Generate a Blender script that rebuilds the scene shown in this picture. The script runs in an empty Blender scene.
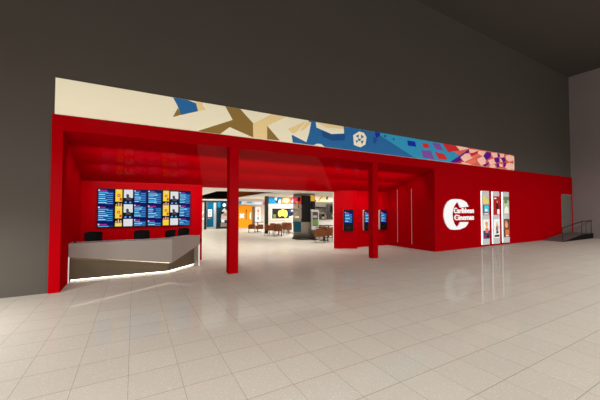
import bpy, bmesh, math, random
from mathutils import Vector, Matrix
random.seed(7)
S = bpy.context.scene
COL = S.collection
PI = math.pi

# ------------------------------------------------------------------ materials
def lin(c):
    return tuple((v/255/12.92) if v/255 <= 0.04045 else ((v/255+0.055)/1.055)**2.4 for v in c)

MATS = {}
def mat(name, rgb, rough=0.5, metal=0.0, spec=0.12, emit=0.0, emit_rgb=None, linear=False, noise=0.0, nscale=20.0, bump=0.0):
    if name in MATS: return MATS[name]
    m = bpy.data.materials.new(name); m.use_nodes = True
    nt = m.node_tree; b = nt.nodes['Principled BSDF']
    c = rgb if linear else lin(rgb)
    b.inputs['Base Color'].default_value = (*c, 1)
    b.inputs['Roughness'].default_value = rough
    b.inputs['Metallic'].default_value = metal
    b.inputs['Specular IOR Level'].default_value = spec
    if emit:
        e = lin(emit_rgb) if emit_rgb else c
        b.inputs['Emission Color'].default_value = (*e, 1)
        b.inputs['Emission Strength'].default_value = emit
    tc = nt.nodes.new('ShaderNodeTexCoord'); nz = nt.nodes.new('ShaderNodeTexNoise')
    nz.inputs['Scale'].default_value = nscale; nz.inputs['Detail'].default_value = 3
    nt.links.new(tc.outputs['Object'], nz.inputs['Vector'])
    if noise:
        mx = nt.nodes.new('ShaderNodeMix'); mx.data_type = 'RGBA'
        mx.inputs['A'].default_value = (*[v*(1-noise) for v in c], 1)
        mx.inputs['B'].default_value = (*[min(1, v*(1+noise)) for v in c], 1)
        nt.links.new(nz.outputs['Fac'], mx.inputs['Factor'])
        nt.links.new(mx.outputs['Result'], b.inputs['Base Color'])
    if bump:
        bp = nt.nodes.new('ShaderNodeBump'); bp.inputs['Strength'].default_value = bump
        bp.inputs['Distance'].default_value = 0.002
        nt.links.new(nz.outputs['Fac'], bp.inputs['Height'])
        nt.links.new(bp.outputs['Normal'], b.inputs['Normal'])
    MATS[name] = m
    return m

def glow(name, rgb, strength=1.0):
    return mat(name, (12, 12, 12), rough=0.5, spec=0.02, emit=strength, emit_rgb=rgb)

def sheen(m, fac, rough, rim=0.0):
    """swap the Principled surface for diffuse plus a weak clear reflection"""
    nt = m.node_tree; b = nt.nodes['Principled BSDF']; out = nt.nodes['Material Output']
    d = nt.nodes.new('ShaderNodeBsdfDiffuse'); g = nt.nodes.new('ShaderNodeBsdfGlossy'); mx = nt.nodes.new('ShaderNodeMixShader')
    g.inputs['Roughness'].default_value = rough; mx.inputs[0].default_value = fac
    if b.inputs['Base Color'].is_linked: nt.links.new(b.inputs['Base Color'].links[0].from_socket, d.inputs['Color'])
    else: d.inputs['Color'].default_value = b.inputs['Base Color'].default_value
    if rim:
        lw = nt.nodes.new('ShaderNodeLayerWeight'); lw.inputs['Blend'].default_value = .25
        mr = nt.nodes.new('ShaderNodeMapRange'); nt.links.new(lw.outputs['Facing'], mr.inputs['Value'])
        mr.inputs['To Min'].default_value = fac; mr.inputs['To Max'].default_value = fac+rim
        nt.links.new(mr.outputs['Result'], mx.inputs[0])
    nt.links.new(d.outputs[0], mx.inputs[1]); nt.links.new(g.outputs[0], mx.inputs[2]); nt.links.new(mx.outputs[0], out.inputs['Surface'])
    nt.nodes.remove(b)
    return m

def floor_material():
    m = bpy.data.materials.new('terrazzo_tile'); m.use_nodes = True
    nt = m.node_tree; b = nt.nodes['Principled BSDF']; N = nt.nodes.new; Lk = nt.links.new
    tc = N('ShaderNodeTexCoord'); sp = N('ShaderNodeSeparateXYZ'); Lk(tc.outputs['Object'], sp.inputs[0])
    def mth(op, a, bb=None):
        n = N('ShaderNodeMath'); n.operation = op
        for i, v in enumerate((a, bb)):
            if v is None: continue
            if isinstance(v, (int, float)): n.inputs[i].default_value = v
            else: Lk(v, n.inputs[i])
        return n.outputs[0]
    TX, TY, OX, OY = 0.466, 0.4757, -0.027, 1.615
    ux = mth('DIVIDE', mth('SUBTRACT', sp.outputs[0], OX), TX)
    uy = mth('DIVIDE', mth('SUBTRACT', sp.outputs[1], OY), TY)
    def line(u, T, w):
        fr = mth('FRACT', mth('ADD', u, 0.5)); d = mth('MULTIPLY', mth('ABSOLUTE', mth('SUBTRACT', fr, 0.5)), T)
        return mth('LESS_THAN', d, w)
    g = mth('MAXIMUM', line(ux, TX, 0.0019), line(uy, TY, 0.0028))
    cell = N('ShaderNodeCombineXYZ'); Lk(mth('FLOOR', ux), cell.inputs[0]); Lk(mth('FLOOR', uy), cell.inputs[1])
    wn = N('ShaderNodeTexWhiteNoise'); wn.noise_dimensions = '2D'; Lk(cell.outputs[0], wn.inputs['Vector'])
    n1 = N('ShaderNodeTexNoise'); n1.inputs['Scale'].default_value = 140; n1.inputs['Detail'].default_value = 2
    Lk(tc.outputs['Object'], n1.inputs['Vector'])
    n2 = N('ShaderNodeTexVoronoi'); n2.inputs['Scale'].default_value = 90; Lk(tc.outputs['Object'], n2.inputs['Vector'])
    r = N('ShaderNodeValToRGB'); Lk(n1.outputs['Fac'], r.inputs[0])
    r.color_ramp.elements[0].position = .33; r.color_ramp.elements[0].color = (*FLOOR_A, 1)
    r.color_ramp.elements[1].position = .62; r.color_ramp.elements[1].color = (*FLOOR_B, 1)
    sv = N('ShaderNodeSeparateColor'); Lk(n2.outputs['Color'], sv.inputs[0])
    chip = mth('GREATER_THAN', sv.outputs[0], 0.93)
    mc = N('ShaderNodeMix'); mc.data_type = 'RGBA'; Lk(mth('MULTIPLY', chip, 0.25), mc.inputs['Factor'])
    Lk(r.outputs[0], mc.inputs['A']); mc.inputs['B'].default_value = (.75, .68, .6, 1)
    tv = N('ShaderNodeMix'); tv.data_type = 'RGBA'; tv.blend_type = 'MULTIPLY'; tv.inputs['Factor'].default_value = 1
    val = mth('ADD', mth('MULTIPLY', wn.outputs['Value'], 0.05), 0.965)
    cc = N('ShaderNodeCombineColor')
    for i in range(3): Lk(val, cc.inputs[i])
    Lk(mc.outputs['Result'], tv.inputs['A']); Lk(cc.outputs[0], tv.inputs['B'])
    mg = N('ShaderNodeMix'); mg.data_type = 'RGBA'; Lk(mth('MULTIPLY', g, 0.65), mg.inputs['Factor'])
    Lk(tv.outputs['Result'], mg.inputs['A']); mg.inputs['B'].default_value = (.10, .075, .055, 1)
    Lk(mg.outputs['Result'], b.inputs['Base Color'])
    return sheen(m, 0.066, 0.07, 0.03)

# ------------------------------------------------------------------ mesh helpers
def link(o, parent=None):
    COL.objects.link(o)
    if parent is not None: o.parent = parent
    return o

class MB:
    """collects shapes with their materials and links them as ONE mesh object"""
    def __init__(s): s.bm = bmesh.new(); s.mats = []
    def mi(s, m):
        if m not in s.mats: s.mats.append(m)
        return s.mats.index(m)
    def _fin(s, faces, m):
        i = s.mi(m)
        for f in faces: f.material_index = i
    def box(s, x0, x1, y0, y1, z0, z1, m, M=None, bev=0.0):
        vs = [Vector((x, y, z)) for z in (z0, z1) for y in (y0, y1) for x in (x0, x1)]
        return s.hexa([vs[i] for i in (0, 1, 3, 2, 4, 5, 7, 6)], m, M, bev)
    def hexa(s, p, m, M=None, bev=0.0):
        """8 points: bottom ring then top ring"""
        v = [s.bm.verts.new((M @ Vector(q)) if M else Vector(q)) for q in p]
        fs = [s.bm.faces.new([v[i] for i in idx]) for idx in ((3, 2, 1, 0), (4, 5, 6, 7), (0, 1, 5, 4), (1, 2, 6, 5), (2, 3, 7, 6), (3, 0, 4, 7))]
        s._fin(fs, m)
        if bev:
            es = {e for f in fs for e in f.edges}
            r = bmesh.ops.bevel(s.bm, geom=list(es), offset=bev, segments=2, affect='EDGES', profile=.5)
            s._fin(r['faces'], m)
        return s
    def prism(s, pts, a0, a1, m, axis='z', M=None):
        """polygon pts extruded along axis between a0 and a1; for 'y' pts are (x,z), for 'x' (y,z)"""
        def P(p, a):
            v = {'z': (p[0], p[1], a), 'y': (p[0], a, p[1]), 'x': (a, p[0], p[1])}[axis]
            return (M @ Vector(v)) if M else Vector(v)
        A = [s.bm.verts.new(P(p, a0)) for p in pts]; B = [s.bm.verts.new(P(p, a1)) for p in pts]
        n = len(pts); fs = [s.bm.faces.new(A), s.bm.faces.new(B[::-1])]
        for i in range(n): fs.append(s.bm.faces.new((A[i-1], B[i-1], B[i], A[i])))
        s._fin(fs, m); return s
    def poly(s, pts, m, M=None):
        f = s.bm.faces.new([s.bm.verts.new((M @ Vector(p)) if M else Vector(p)) for p in pts])
        s._fin([f], m); return s
    def rect(s, x0, x1, z0, z1, y, m, M=None):
        return s.poly([(x0, y, z0), (x1, y, z0), (x1, y, z1), (x0, y, z1)], m, M)
    def disc(s, cx, cz, rx, rz, y, m, n=20, M=None):
        return s.poly([(cx+rx*math.cos(2*PI*i/n), y, cz+rz*math.sin(2*PI*i/n)) for i in range(n)], m, M)
    def tube(s, pts, r, m, n=10, M=None):
        pts = [Vector(p) for p in pts]; rings = []
        for i, p in enumerate(pts):
            d = ((pts[min(i+1, len(pts)-1)]-p).normalized() + (p-pts[max(i-1, 0)]).normalized())
            d = d.normalized() if d.length > 1e-6 else Vector((0, 0, 1))
            u = d.cross(Vector((0, 0, 1)) if abs(d.z) < .95 else Vector((1, 0, 0))).normalized(); w = d.cross(u)
            rr = r[i] if isinstance(r, (list, tuple)) else r
            rings.append([s.bm.verts.new((M @ (p+u*rr*math.cos(2*PI*k/n)+w*rr*math.sin(2*PI*k/n))) if M else p+u*rr*math.cos(2*PI*k/n)+w*rr*math.sin(2*PI*k/n)) for k in range(n)])
        fs = []
        for a, b in zip(rings, rings[1:]):
            for k in range(n): fs.append(s.bm.faces.new((a[k-1], a[k], b[k], b[k-1])))
        fs += [s.bm.faces.new(rings[0]), s.bm.faces.new(rings[-1][::-1])]
        s._fin(fs, m)
        for f in fs[:-2]: f.smooth = True
        return s
    def cyl(s, x, y, z0, z1, r, m, n=24, M=None, r1=None):
        return s.tube([(x, y, z0), (x, y, z1)], [r, r if r1 is None else r1], m, n, M)
    def build(s, name, parent=None, loc=None, rz=0.0, **tags):
        bmesh.ops.recalc_face_normals(s.bm, faces=s.bm.faces[:])
        me = bpy.data.meshes.new(name); s.bm.to_mesh(me); s.bm.free()
        for m in s.mats: me.materials.append(m)
        o = bpy.data.objects.new(name, me)
        if loc is not None: o.location = loc
        o.rotation_euler.z = rz
        link(o, parent)
        for k, v in tags.items(): o[k] = v
        return o

def thing(name, label, cat, loc=(0, 0, 0), rz=0.0, group=None):
    o = bpy.data.objects.new(name, None); COL.objects.link(o)
    o.empty_display_size = .1
    o.location = loc; o.rotation_euler.z = rz; o['label'] = label; o['category'] = cat; o['kind'] = 'thing'
    if group: o['group'] = group
    return o

def kids(o): return [c for c in S.objects if c.parent == o]
def copy_tree(o, parent=None):
    c = o.copy(); COL.objects.link(c)
    if parent is not None: c.parent = parent
    for ch in kids(o): copy_tree(ch, c)
    return c
def dup(o, loc, rz, label, group=None):
    c = copy_tree(o); c.location = loc; c.rotation_euler.z = rz; c['label'] = label
    if group: c['group'] = group
    return c
def structure(o): o['kind'] = 'structure'; return o
def Rz(a, loc=(0, 0, 0)): return Matrix.Translation(loc) @ Matrix.Rotation(a, 4, 'Z')

def text_mesh(name, body, x0, x1, z0, z1, y, depth, m, parent, bold=0.02):
    cu = bpy.data.curves.new('lettering_curve', 'FONT'); cu.body = body; cu.size = 1; cu.extrude = depth/2; cu.offset = bold; cu.space_character = 1.02
    t = bpy.data.objects.new('lettering_source', cu); COL.objects.link(t)
    bpy.context.view_layer.update()
    dg = bpy.context.evaluated_depsgraph_get()
    me = bpy.data.meshes.new_from_object(t.evaluated_get(dg))
    bpy.data.objects.remove(t); bpy.data.curves.remove(cu)
    xs = [v.co.x for v in me.vertices]; ys = [v.co.y for v in me.vertices]
    ax, bx, ay, by = min(xs), max(xs), min(ys), max(ys)
    for v in me.vertices:
        v.co = Vector((x0+(v.co.x-ax)/(bx-ax)*(x1-x0), y - v.co.z, z0+(v.co.y-ay)/(by-ay)*(z1-z0)))
    me.materials.clear(); me.materials.append(m); me.name = name
    o = bpy.data.objects.new(name, me); link(o, parent); return o
FLOOR_A = (.41, .38, .328); FLOOR_B = (.49, .455, .395)
REDC = (166, 0, 9)
FEM = .34; CEM = .22
HALL = [(-9, -.8, 6.4, 300), (-4.5, .6, 5.0, 260), (-1, -.8, 6.4, 360)] + [(6, -.8, 6.4, 200), (11.5, -.8, 6.4, 280), (17, -.8, 6.4, 300), (22, -.8, 6.4, 300)] + [(x, -8, 9.7, 320) for x in (-10, -3, 4, 11, 18)]
HSPREAD = 160; LOBS = 150; REAR_FILL = 1400; RECESS_FILL = 60; WALL_FILL = 175  # lamp spreads, and powers of the added unseen fill lights
LOBBY = [(2.6, 12.2, 4.4, 3.2, 72), (7.2, 12.2, 4.4, 3.2, 72), (11.6, 12.2, 4, 3.2, 100), (1.7, 16.8, 3, 4.6, 160), (10.3, 17.6, 6, 2.4, 220), (10.3, 21, 6, 4, 320), (1.8, 22, 3, 5, 240), (5.8, 24.3, 2.2, .6, 50), (10.4, 15.2, 5, 1.4, 110)]
FRIEZE = [
  ('blue', [(0.77, 4.36), (1.1, 4.36), (1.3, 4.31), (1.35, 4.12), (0.95, 3.96), (0.87, 4.18)]),
  ('brown', [(0.88, 4.12), (0.96, 3.97), (0.77, 3.88)]),
  ('tan', [(1.28, 4.36), (1.47, 4.35), (1.46, 4.28), (1.54, 4.19), (1.35, 4.12), (1.3, 4.31)]),
  ('brown', [(2.03, 4.36), (2.43, 4.36), (2.81, 4.01), (2.81, 3.63), (2.15, 3.83), (1.9, 3.61), (1.34, 3.61), (2.23, 4.03)]),
  ('tan', [(2.79, 4.01), (3.34, 4.36), (3.49, 4.36), (3.81, 4.35), (3.21, 4.01), (3.21, 3.63), (2.8, 3.63)]),
  ('brown', [(3.21, 4.01), (3.6, 3.64), (3.21, 3.63)]),
  ('tan', [(3.84, 4.0), (4.48, 4.34), (4.53, 4.21), (4.03, 3.89)]),
  ('blue', [(4.56, 4.36), (8.02, 4.36), (10.22, 3.62), (9.92, 3.61), (5.49, 3.61), (4.89, 3.62), (4.02, 3.63), (3.98, 3.84), (4.32, 3.91), (4.46, 3.69)]),
  ('cream', [(4.03, 3.84), (4.5, 4.34), (4.65, 4.31), (4.58, 3.99), (4.48, 3.69)]),
  ('tan', [(4.25, 4.01), (4.5, 4.32), (4.65, 4.29), (4.37, 4.04)]),
  ('navy', [(5.02, 4.11), (5.95, 4.14), (5.92, 3.92), (5.46, 3.84), (5.06, 3.92)]),
  ('cream', [(4.81, 4.34), (5.88, 4.35), (5.9, 4.13), (5.4, 4.05), (4.84, 4.18)]),
  ('tan', [(4.81, 4.35), (5.88, 4.36), (5.88, 4.28), (5.21, 4.23)]),
  ('cream', [(4.72, 3.61), (4.86, 3.69), (5.02, 3.69), (5.13, 3.61)]),
  ('cream', [(6.27, 4.12), (6.53, 4.28), (6.74, 4.26), (6.85, 4.12), (6.8, 3.87), (6.58, 3.75), (6.3, 3.8)]),
  ('blue', [(6.38, 4.11), (6.51, 4.18), (6.5, 4.05)]),
  ('blue', [(6.61, 4.19), (6.73, 4.12), (6.61, 4.04)]),
  ('blue', [(6.38, 3.97), (6.49, 3.96), (6.41, 3.86)]),
  ('blue', [(6.6, 3.97), (6.73, 3.99), (6.64, 3.85)]),
  ('blue', [(6.47, 4.03), (6.6, 4.04), (6.58, 3.97), (6.48, 3.96)]),
  ('teal', [(7.06, 4.36), (12.06, 4.36), (12.04, 3.62), (11.78, 3.61), (9.26, 3.61), (7.46, 4.26)]),
  ('navy2', [(7.21, 4.36), (7.48, 4.35), (7.46, 4.23), (7.28, 4.15)]),
  ('navy', [(7.15, 4.15), (7.33, 4.14), (7.28, 3.95), (7.15, 3.97)]),
  ('navy', [(7.66, 4.3), (7.77, 4.31), (7.74, 4.23), (7.67, 4.23)]),
  ('navy', [(8.08, 4.24), (8.17, 4.24), (8.16, 4.17), (8.09, 4.17)]),
  ('navy2', [(8.83, 4.24), (9.26, 4.24), (9.32, 4.05), (8.87, 4.05)]),
  ('redp', [(9.64, 4.23), (10.0, 4.26), (10.1, 4.08), (9.74, 4.05)]),
  ('violet', [(10.24, 4.32), (10.71, 4.32), (10.95, 4.06), (10.48, 4.06)]),
  ('redp', [(10.39, 3.96), (10.98, 3.94), (11.23, 3.7), (10.63, 3.7)]),
  ('violet', [(9.6, 3.95), (10.18, 3.97), (10.39, 3.65), (9.72, 3.67)]),
  ('salmon', [(10.92, 4.36), (11.55, 4.36), (11.78, 4.35), (12.86, 4.36), (16.36, 4.36), (16.44, 4.31), (16.42, 3.67), (16.31, 3.61), (12.46, 3.61), (11.36, 3.63), (12.05, 3.94)]),
  ('redp', [(10.89, 4.36), (11.38, 4.36), (11.78, 4.35), (12.22, 4.21), (11.89, 4.15), (11.26, 4.02)]),
  ('purple', [(11.6, 3.61), (11.36, 3.63), (12.05, 3.96), (12.7, 4.3), (12.71, 4.15), (12.12, 3.94), (12.26, 3.78), (11.87, 3.61)]),
  ('redp', [(11.94, 3.61), (11.76, 3.63), (12.27, 3.8), (12.35, 3.72), (12.0, 3.61)]),
  ('pinkc', [(11.78, 4.35), (12.51, 4.35), (12.72, 4.33), (12.05, 4.17)]),
  ('pinkc', [(12.42, 4.08), (12.89, 4.12), (13.1, 3.98), (12.35, 3.71), (12.07, 3.87)]),
  ('pinkc', [(12.69, 4.29), (13.41, 4.33), (13.07, 4.14), (12.77, 4.16)]),
  ('pinkc', [(13.38, 4.3), (14.01, 4.32), (13.78, 4.09), (13.34, 4.14)]),
  ('pinkc', [(13.29, 3.91), (13.88, 4.12), (14.0, 3.88), (13.64, 3.63), (13.37, 3.79)]),
  ('pinkc', [(12.22, 3.61), (12.11, 3.69), (12.54, 3.7), (12.89, 3.61)]),
  ('pinkc', [(14.37, 4.3), (14.93, 4.34), (14.98, 4.14), (14.6, 4.09)]),
  ('pinkc', [(14.16, 3.92), (14.63, 4.05), (14.83, 3.85), (14.36, 3.71)]),
  ('pinkc', [(15.16, 4.33), (15.55, 4.34), (15.51, 4.19), (15.22, 4.14)]),
  ('pinkc', [(15.69, 4.26), (16.07, 4.35), (16.44, 4.29), (16.4, 4.1), (16.02, 4.01), (15.73, 4.09)]),
  ('pinkc', [(15.61, 3.81), (15.98, 3.96), (16.43, 3.91), (16.38, 3.68), (16.08, 3.61), (15.88, 3.61), (15.67, 3.67)]),
  ('pinkc', [(14.29, 3.61), (14.24, 3.67), (14.69, 3.78), (14.79, 3.61), (14.78, 3.61)]),
  ('pinkc', [(15.09, 3.84), (15.39, 3.83), (15.42, 3.71), (15.14, 3.71)]),
  ('pinkc', [(15.15, 4.08), (15.44, 4.12), (15.4, 3.94), (15.18, 3.93)]),
  ('pinkc', [(13.87, 3.82), (14.16, 3.76), (13.92, 3.61), (13.87, 3.61), (13.71, 3.63)]),
  ('purple', [(13.77, 4.09), (14.09, 4.32), (14.44, 4.29), (14.37, 4.07), (14.0, 3.91)]),
  ('purple', [(14.7, 4.08), (15.05, 4.14), (15.15, 3.97), (14.92, 3.85), (14.7, 3.91)]),
  ('purple', [(15.22, 4.12), (15.58, 4.17), (15.72, 4.05), (15.47, 3.91)]),
  ('purple', [(14.95, 4.31), (15.13, 4.32), (15.19, 4.2), (15.01, 4.14)]),
  ('purple', [(14.83, 3.82), (15.08, 3.86), (15.1, 3.69), (14.89, 3.64)]),
  ('purple', [(13.81, 3.61), (13.71, 3.67), (14.25, 3.87), (14.16, 3.74), (13.91, 3.61)]),
  ('purple', [(15.47, 3.89), (15.68, 3.97), (15.68, 3.77), (15.46, 3.68)]),
  ('redp', [(12.71, 4.08), (13.38, 4.29), (13.35, 4.18), (12.86, 3.99)]),
  ('salmon2', [(12.77, 3.98), (13.38, 4.16), (13.53, 4.11), (13.06, 3.92)]),
  ('salmon2', [(12.35, 3.67), (13.09, 3.92), (13.27, 3.8), (12.94, 3.65)]),
]
EMBLEM = [(11.524, 2.136), (11.943, 2.13), (12.217, 2.073), (12.398, 1.994), (12.532, 1.826), (11.92, 1.776), (11.748, 2.019), (11.571, 1.891), (11.462, 1.727), (11.406, 1.519), (11.445, 1.265), (11.539, 1.101), (11.687, 0.968), (11.827, 1.071), (11.906, 1.173), (12.515, 1.161), (12.432, 1.057), (12.293, 0.955), (11.914, 0.867), (11.534, 0.861), (11.238, 0.889), (11.058, 0.999), (10.925, 1.161), (10.836, 1.365), (10.825, 1.523), (10.857, 1.704), (10.953, 1.885), (11.1, 2.024), (11.3, 2.105)]
# ------------------------------------------------------------------ palette
RED = sheen(mat('red_paint', REDC, noise=.02, nscale=.6), .002, .15)
REDS = sheen(mat('red_lacquer', REDC, noise=.02, nscale=.6), .012, .08)
GREY = mat('charcoal_paint', (79, 73, 67), rough=0.85, spec=0.2, noise=.05, nscale=.8)
GREYR = mat('grey_side_paint', (144, 135, 134), rough=0.85, spec=0.2, noise=.05, nscale=.8)
CEIL = mat('dark_ceiling_paint', (80, 75, 70), rough=0.9, spec=0.1, noise=.05, nscale=.5)
WHITE = mat('white_plaster', (238, 234, 228), rough=0.8, spec=0.2, noise=.02, nscale=3)
BLACK = mat('black_plastic', (14, 13, 13), rough=0.45, noise=.2, nscale=30)
MESHB = mat('black_mesh_fabric', (9, 8, 8), rough=0.8, noise=.3, nscale=60)
DARKM = mat('dark_steel', (48, 44, 40), rough=0.4, metal=.4, noise=.08, nscale=10)
STEEL = mat('brushed_steel', (150, 142, 130), rough=0.32, metal=.75, noise=.08, nscale=8)
CHROME = mat('chrome', (190, 190, 190), rough=0.2, metal=1, noise=.02)
BROWN = mat('brown_leather', (112, 62, 32), rough=0.6, noise=.2, nscale=14)
TAUPE = mat('taupe_laminate', (146, 136, 128), rough=0.4, spec=.3, noise=.03, nscale=6)
BRONZE = mat('bronze_panel', (92, 80, 62), rough=0.45, spec=.3, noise=.06, nscale=8)
LED = glow('white_led', (255, 240, 214), 3.6)
LEDB = glow('white_base_led', (255, 246, 232), 8)
LEDE = glow('white_edge_led', (255, 250, 244), 3.6)
LEDS = glow('slit_led', (255, 200, 190), 0.36)
SIGN = glow('white_sign_face', (255, 252, 250), .95)
SIGNSIDE = mat('white_sign_return', (225, 220, 216), rough=.4, noise=.02)
NOISEM = mat('concrete', (92, 85, 81), rough=.85, spec=.2, noise=.12, nscale=5, bump=.3)

Yf, Yb, ZL, ZR, ZF, ZO = 7.603, 10.13, 3.29, 3.605, 4.36, 2.475
XL, XR, XC, XE = -1.475, 10.35, 10.36, 23.26
ZC = 9.82
FL_M = floor_material()

# ------------------------------------------------------------------ the hall
structure(MB().box(-14, 26, -14, 28, -.1, 0, FL_M).build('floor'))
structure(MB().box(-14, XE+.3, -14, 7.86, ZC, ZC+.2, CEIL).build('ceiling'))
structure(MB().box(-14, XL, 7.655, 7.86, 0, ZC, GREY).box(XL, XE, 7.655, 7.86, ZR-.01, ZC, GREY).build('wall_front'))
structure(MB().box(XE, XE+.3, -14, 7.86, 0, ZC, GREYR).build('wall_right'))
structure(MB().box(-14.2, -14, -14, 7.86, 0, ZC, GREY).build('wall_left'))
structure(MB().box(-14, XE, -14.2, -14, 5.2, ZC, GREY).box(-14, XE, -14.2, -14, 0, .2, GREY).build('wall_rear'))
rear_bars = MB()
for k in range(8): rear_bars.box(-14+37.2*k/8-.06, -14+37.2*k/8+.06, -14.15, -14.02, .2, 5.2, DARKM)
structure(rear_bars.build('rear_opening_bars'))  # added opening behind the camera, put in for the fill light

# red portal: header, piers, funnel soffit, side and back walls
mb = MB(); mb.box(XL, XE, Yf, 7.66, ZL, ZR, RED); mb.box(XL, -1.29, Yf, 7.66, 0, ZL, RED)
mb.box(XC, 21.72, Yf, 7.66, 0, ZL, RED); mb.box(21.72, 23.06, Yf, 7.66, 2.56, ZL, RED); mb.box(23.06, XE, Yf, 7.66, 0, ZL, RED); mb.box(21.72, 23.06, Yf, 7.66, 0, .27, RED)
structure(mb.build('wall_red_front'))
sl = (ZL-ZO)/(Yb-Yf)
structure(MB().prism([(Yf+.002, ZL), (Yb+.2, ZL-sl*(Yb+.2-Yf)), (Yb+.2, ZL+.1), (Yf+.06, ZL+.1), (Yf+.06, ZL)], -1.45, XC+.14, REDS, 'x').build('ceiling_portal'))
zs = lambda y: ZL-sl*(y-Yf)
structure(MB().prism([(7.66, 0), (Yb, 0), (Yb, zs(Yb)), (7.66, zs(7.66))], -1.44, -1.29, RED, 'x').build('wall_portal_left'))
structure(MB().prism([(7.66, 0), (Yb, 0), (Yb, zs(Yb)), (7.66, zs(7.66))], XC, XC+.14, RED, 'x').build('wall_portal_right'))
mb = MB()
mb.box(-1.44, 1.965, Yb, Yb+.14, 0, ZO-.002, RED); mb.box(7.74, XC+.14, Yb, Yb+.14, 0, ZO-.002, RED)
structure(mb.build('wall_portal_back'))
mb = MB(); mb.box(1.93, 1.968, Yb+.03, Yb+.18, 0, ZO-.03, WHITE); mb.box(7.415, 7.43, 10.325, 10.365, 0, ZO-.03, WHITE)
structure(mb.build('trim_1'))
# angled panel that carries the first kiosk
structure(MB().prism([(7.43, 10.32), (8.27, 9.79), (8.30, 9.86), (8.30, 10.125), (7.735, 10.125), (7.735, 10.32)], 0, 2.47, RED, 'z').build('wall_kiosk_return'))

# door on the landing
dr = MB(); GD = mat('grey_door_paint', (104, 101, 94), rough=.4, noise=.05, nscale=2)
dr.box(21.78, 23.0, 7.63, 7.66, .28, 2.5, GD)
d = structure(dr.build('door_1'))
fr = MB(); FRM = mat('pale_door_frame', (128, 112, 106), rough=.5, noise=.03)
fr.box(21.72, 21.78, 7.6, 7.66, .27, 2.56, FRM); fr.box(23.0, 23.06, 7.6, 7.66, .27, 2.56, FRM); fr.box(21.78, 23.0, 7.6, 7.66, 2.5, 2.56, FRM)
fr.build('door_frame', d)
MB().tube([(21.9, 7.62, 1.25), (21.9, 7.57, 1.25), (22.02, 7.57, 1.25)], .012, CHROME).build('door_handle', d)

# ------------------------------------------------------------------ columns of the portal
for x, s_, lab in ((2.155, .25, 'slim square red column in front of the bright lobby entrance'), (7.115, .23, 'slim square red column in front of the three wall kiosks')):
    y0, y1 = Yf+.004, Yf+s_
    c = MB().hexa([(x, y0, 0), (x+s_, y0, 0), (x+s_, y1, 0), (x, y1, 0), (x, y0, zs(y0)), (x+s_, y0, zs(y0)), (x+s_, y1, zs(y1)), (x, y1, zs(y1))], RED, None, .005).build('red_column', label=lab, category='column', kind='thing', group='red portal columns')

# ------------------------------------------------------------------ frieze banner
FC = dict(cream=(226, 217, 190), tan=(222, 196, 140), brown=(132, 104, 52), blue=(38, 96, 148), navy=(26, 74, 130), navy2=(18, 40, 150),
          teal=(46, 138, 176), redp=(190, 40, 44), violet=(116, 74, 152), purple=(84, 14, 128), salmon=(206, 96, 78), salmon2=(222, 112, 90), pinkc=(244, 190, 172))
def FM(k): return mat('banner_'+k, FC[k], rough=.6, spec=.1, emit=FEM, emit_rgb=FC[k])
fz = thing('banner', 'long backlit banner of cream, blue and red geometric shapes above the red wall', 'banner', (7.5, Yf+.02, ZR))
o = lambda X: X-7.5
P = MB(); P.prism([(o(-1.44), .006), (o(16.44), .006), (o(16.535), .06), (o(16.535), .69), (o(16.44), ZF-ZR), (o(-1.44), ZF-ZR)], 0.0, .02, FM('cream'), 'y')
for i, (k, pts) in enumerate(FRIEZE):
    P.poly([(o(min(x, 16.53)), -.001-.0006*i/4-.0004*i, min(max(z-ZR, .012), .752)) for x, z in pts], FM(k))
P.build('printed_face', fz)
bk = MB(); bk.box(o(-1.445), o(16.43), .021, .034, 0, ZF-ZR+.004, DARKM); bk.build('backing_frame', fz)

# ------------------------------------------------------------------ logo sign
sg = thing('logo_sign', 'illuminated white round emblem with the cinema name on the red wall', 'sign', (12.03, Yf, 1.465))
e = MB(); pts = [(x-12, z-1.5) for x, z in EMBLEM]
e.prism(pts, -.03, -.001, SIGNSIDE, 'y'); e.poly([(x, -.0315, z) for x, z in pts], SIGN); e.build('emblem', sg)
text_mesh('upper_lettering', 'Caribbean', -.52, .88, .045, .275, -.045, .02, SIGN, sg, .018)
text_mesh('lower_lettering', 'Cinemas', -.49, .88, -.245, -.015, -.045, .02, SIGN, sg, .018)
st = MB()
for z in (.17, -.12): st.box(-.40, .85, -.036, -.001, z-.02, z+.0, SIGNSIDE)
st.build('mounting_rail', sg)

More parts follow.
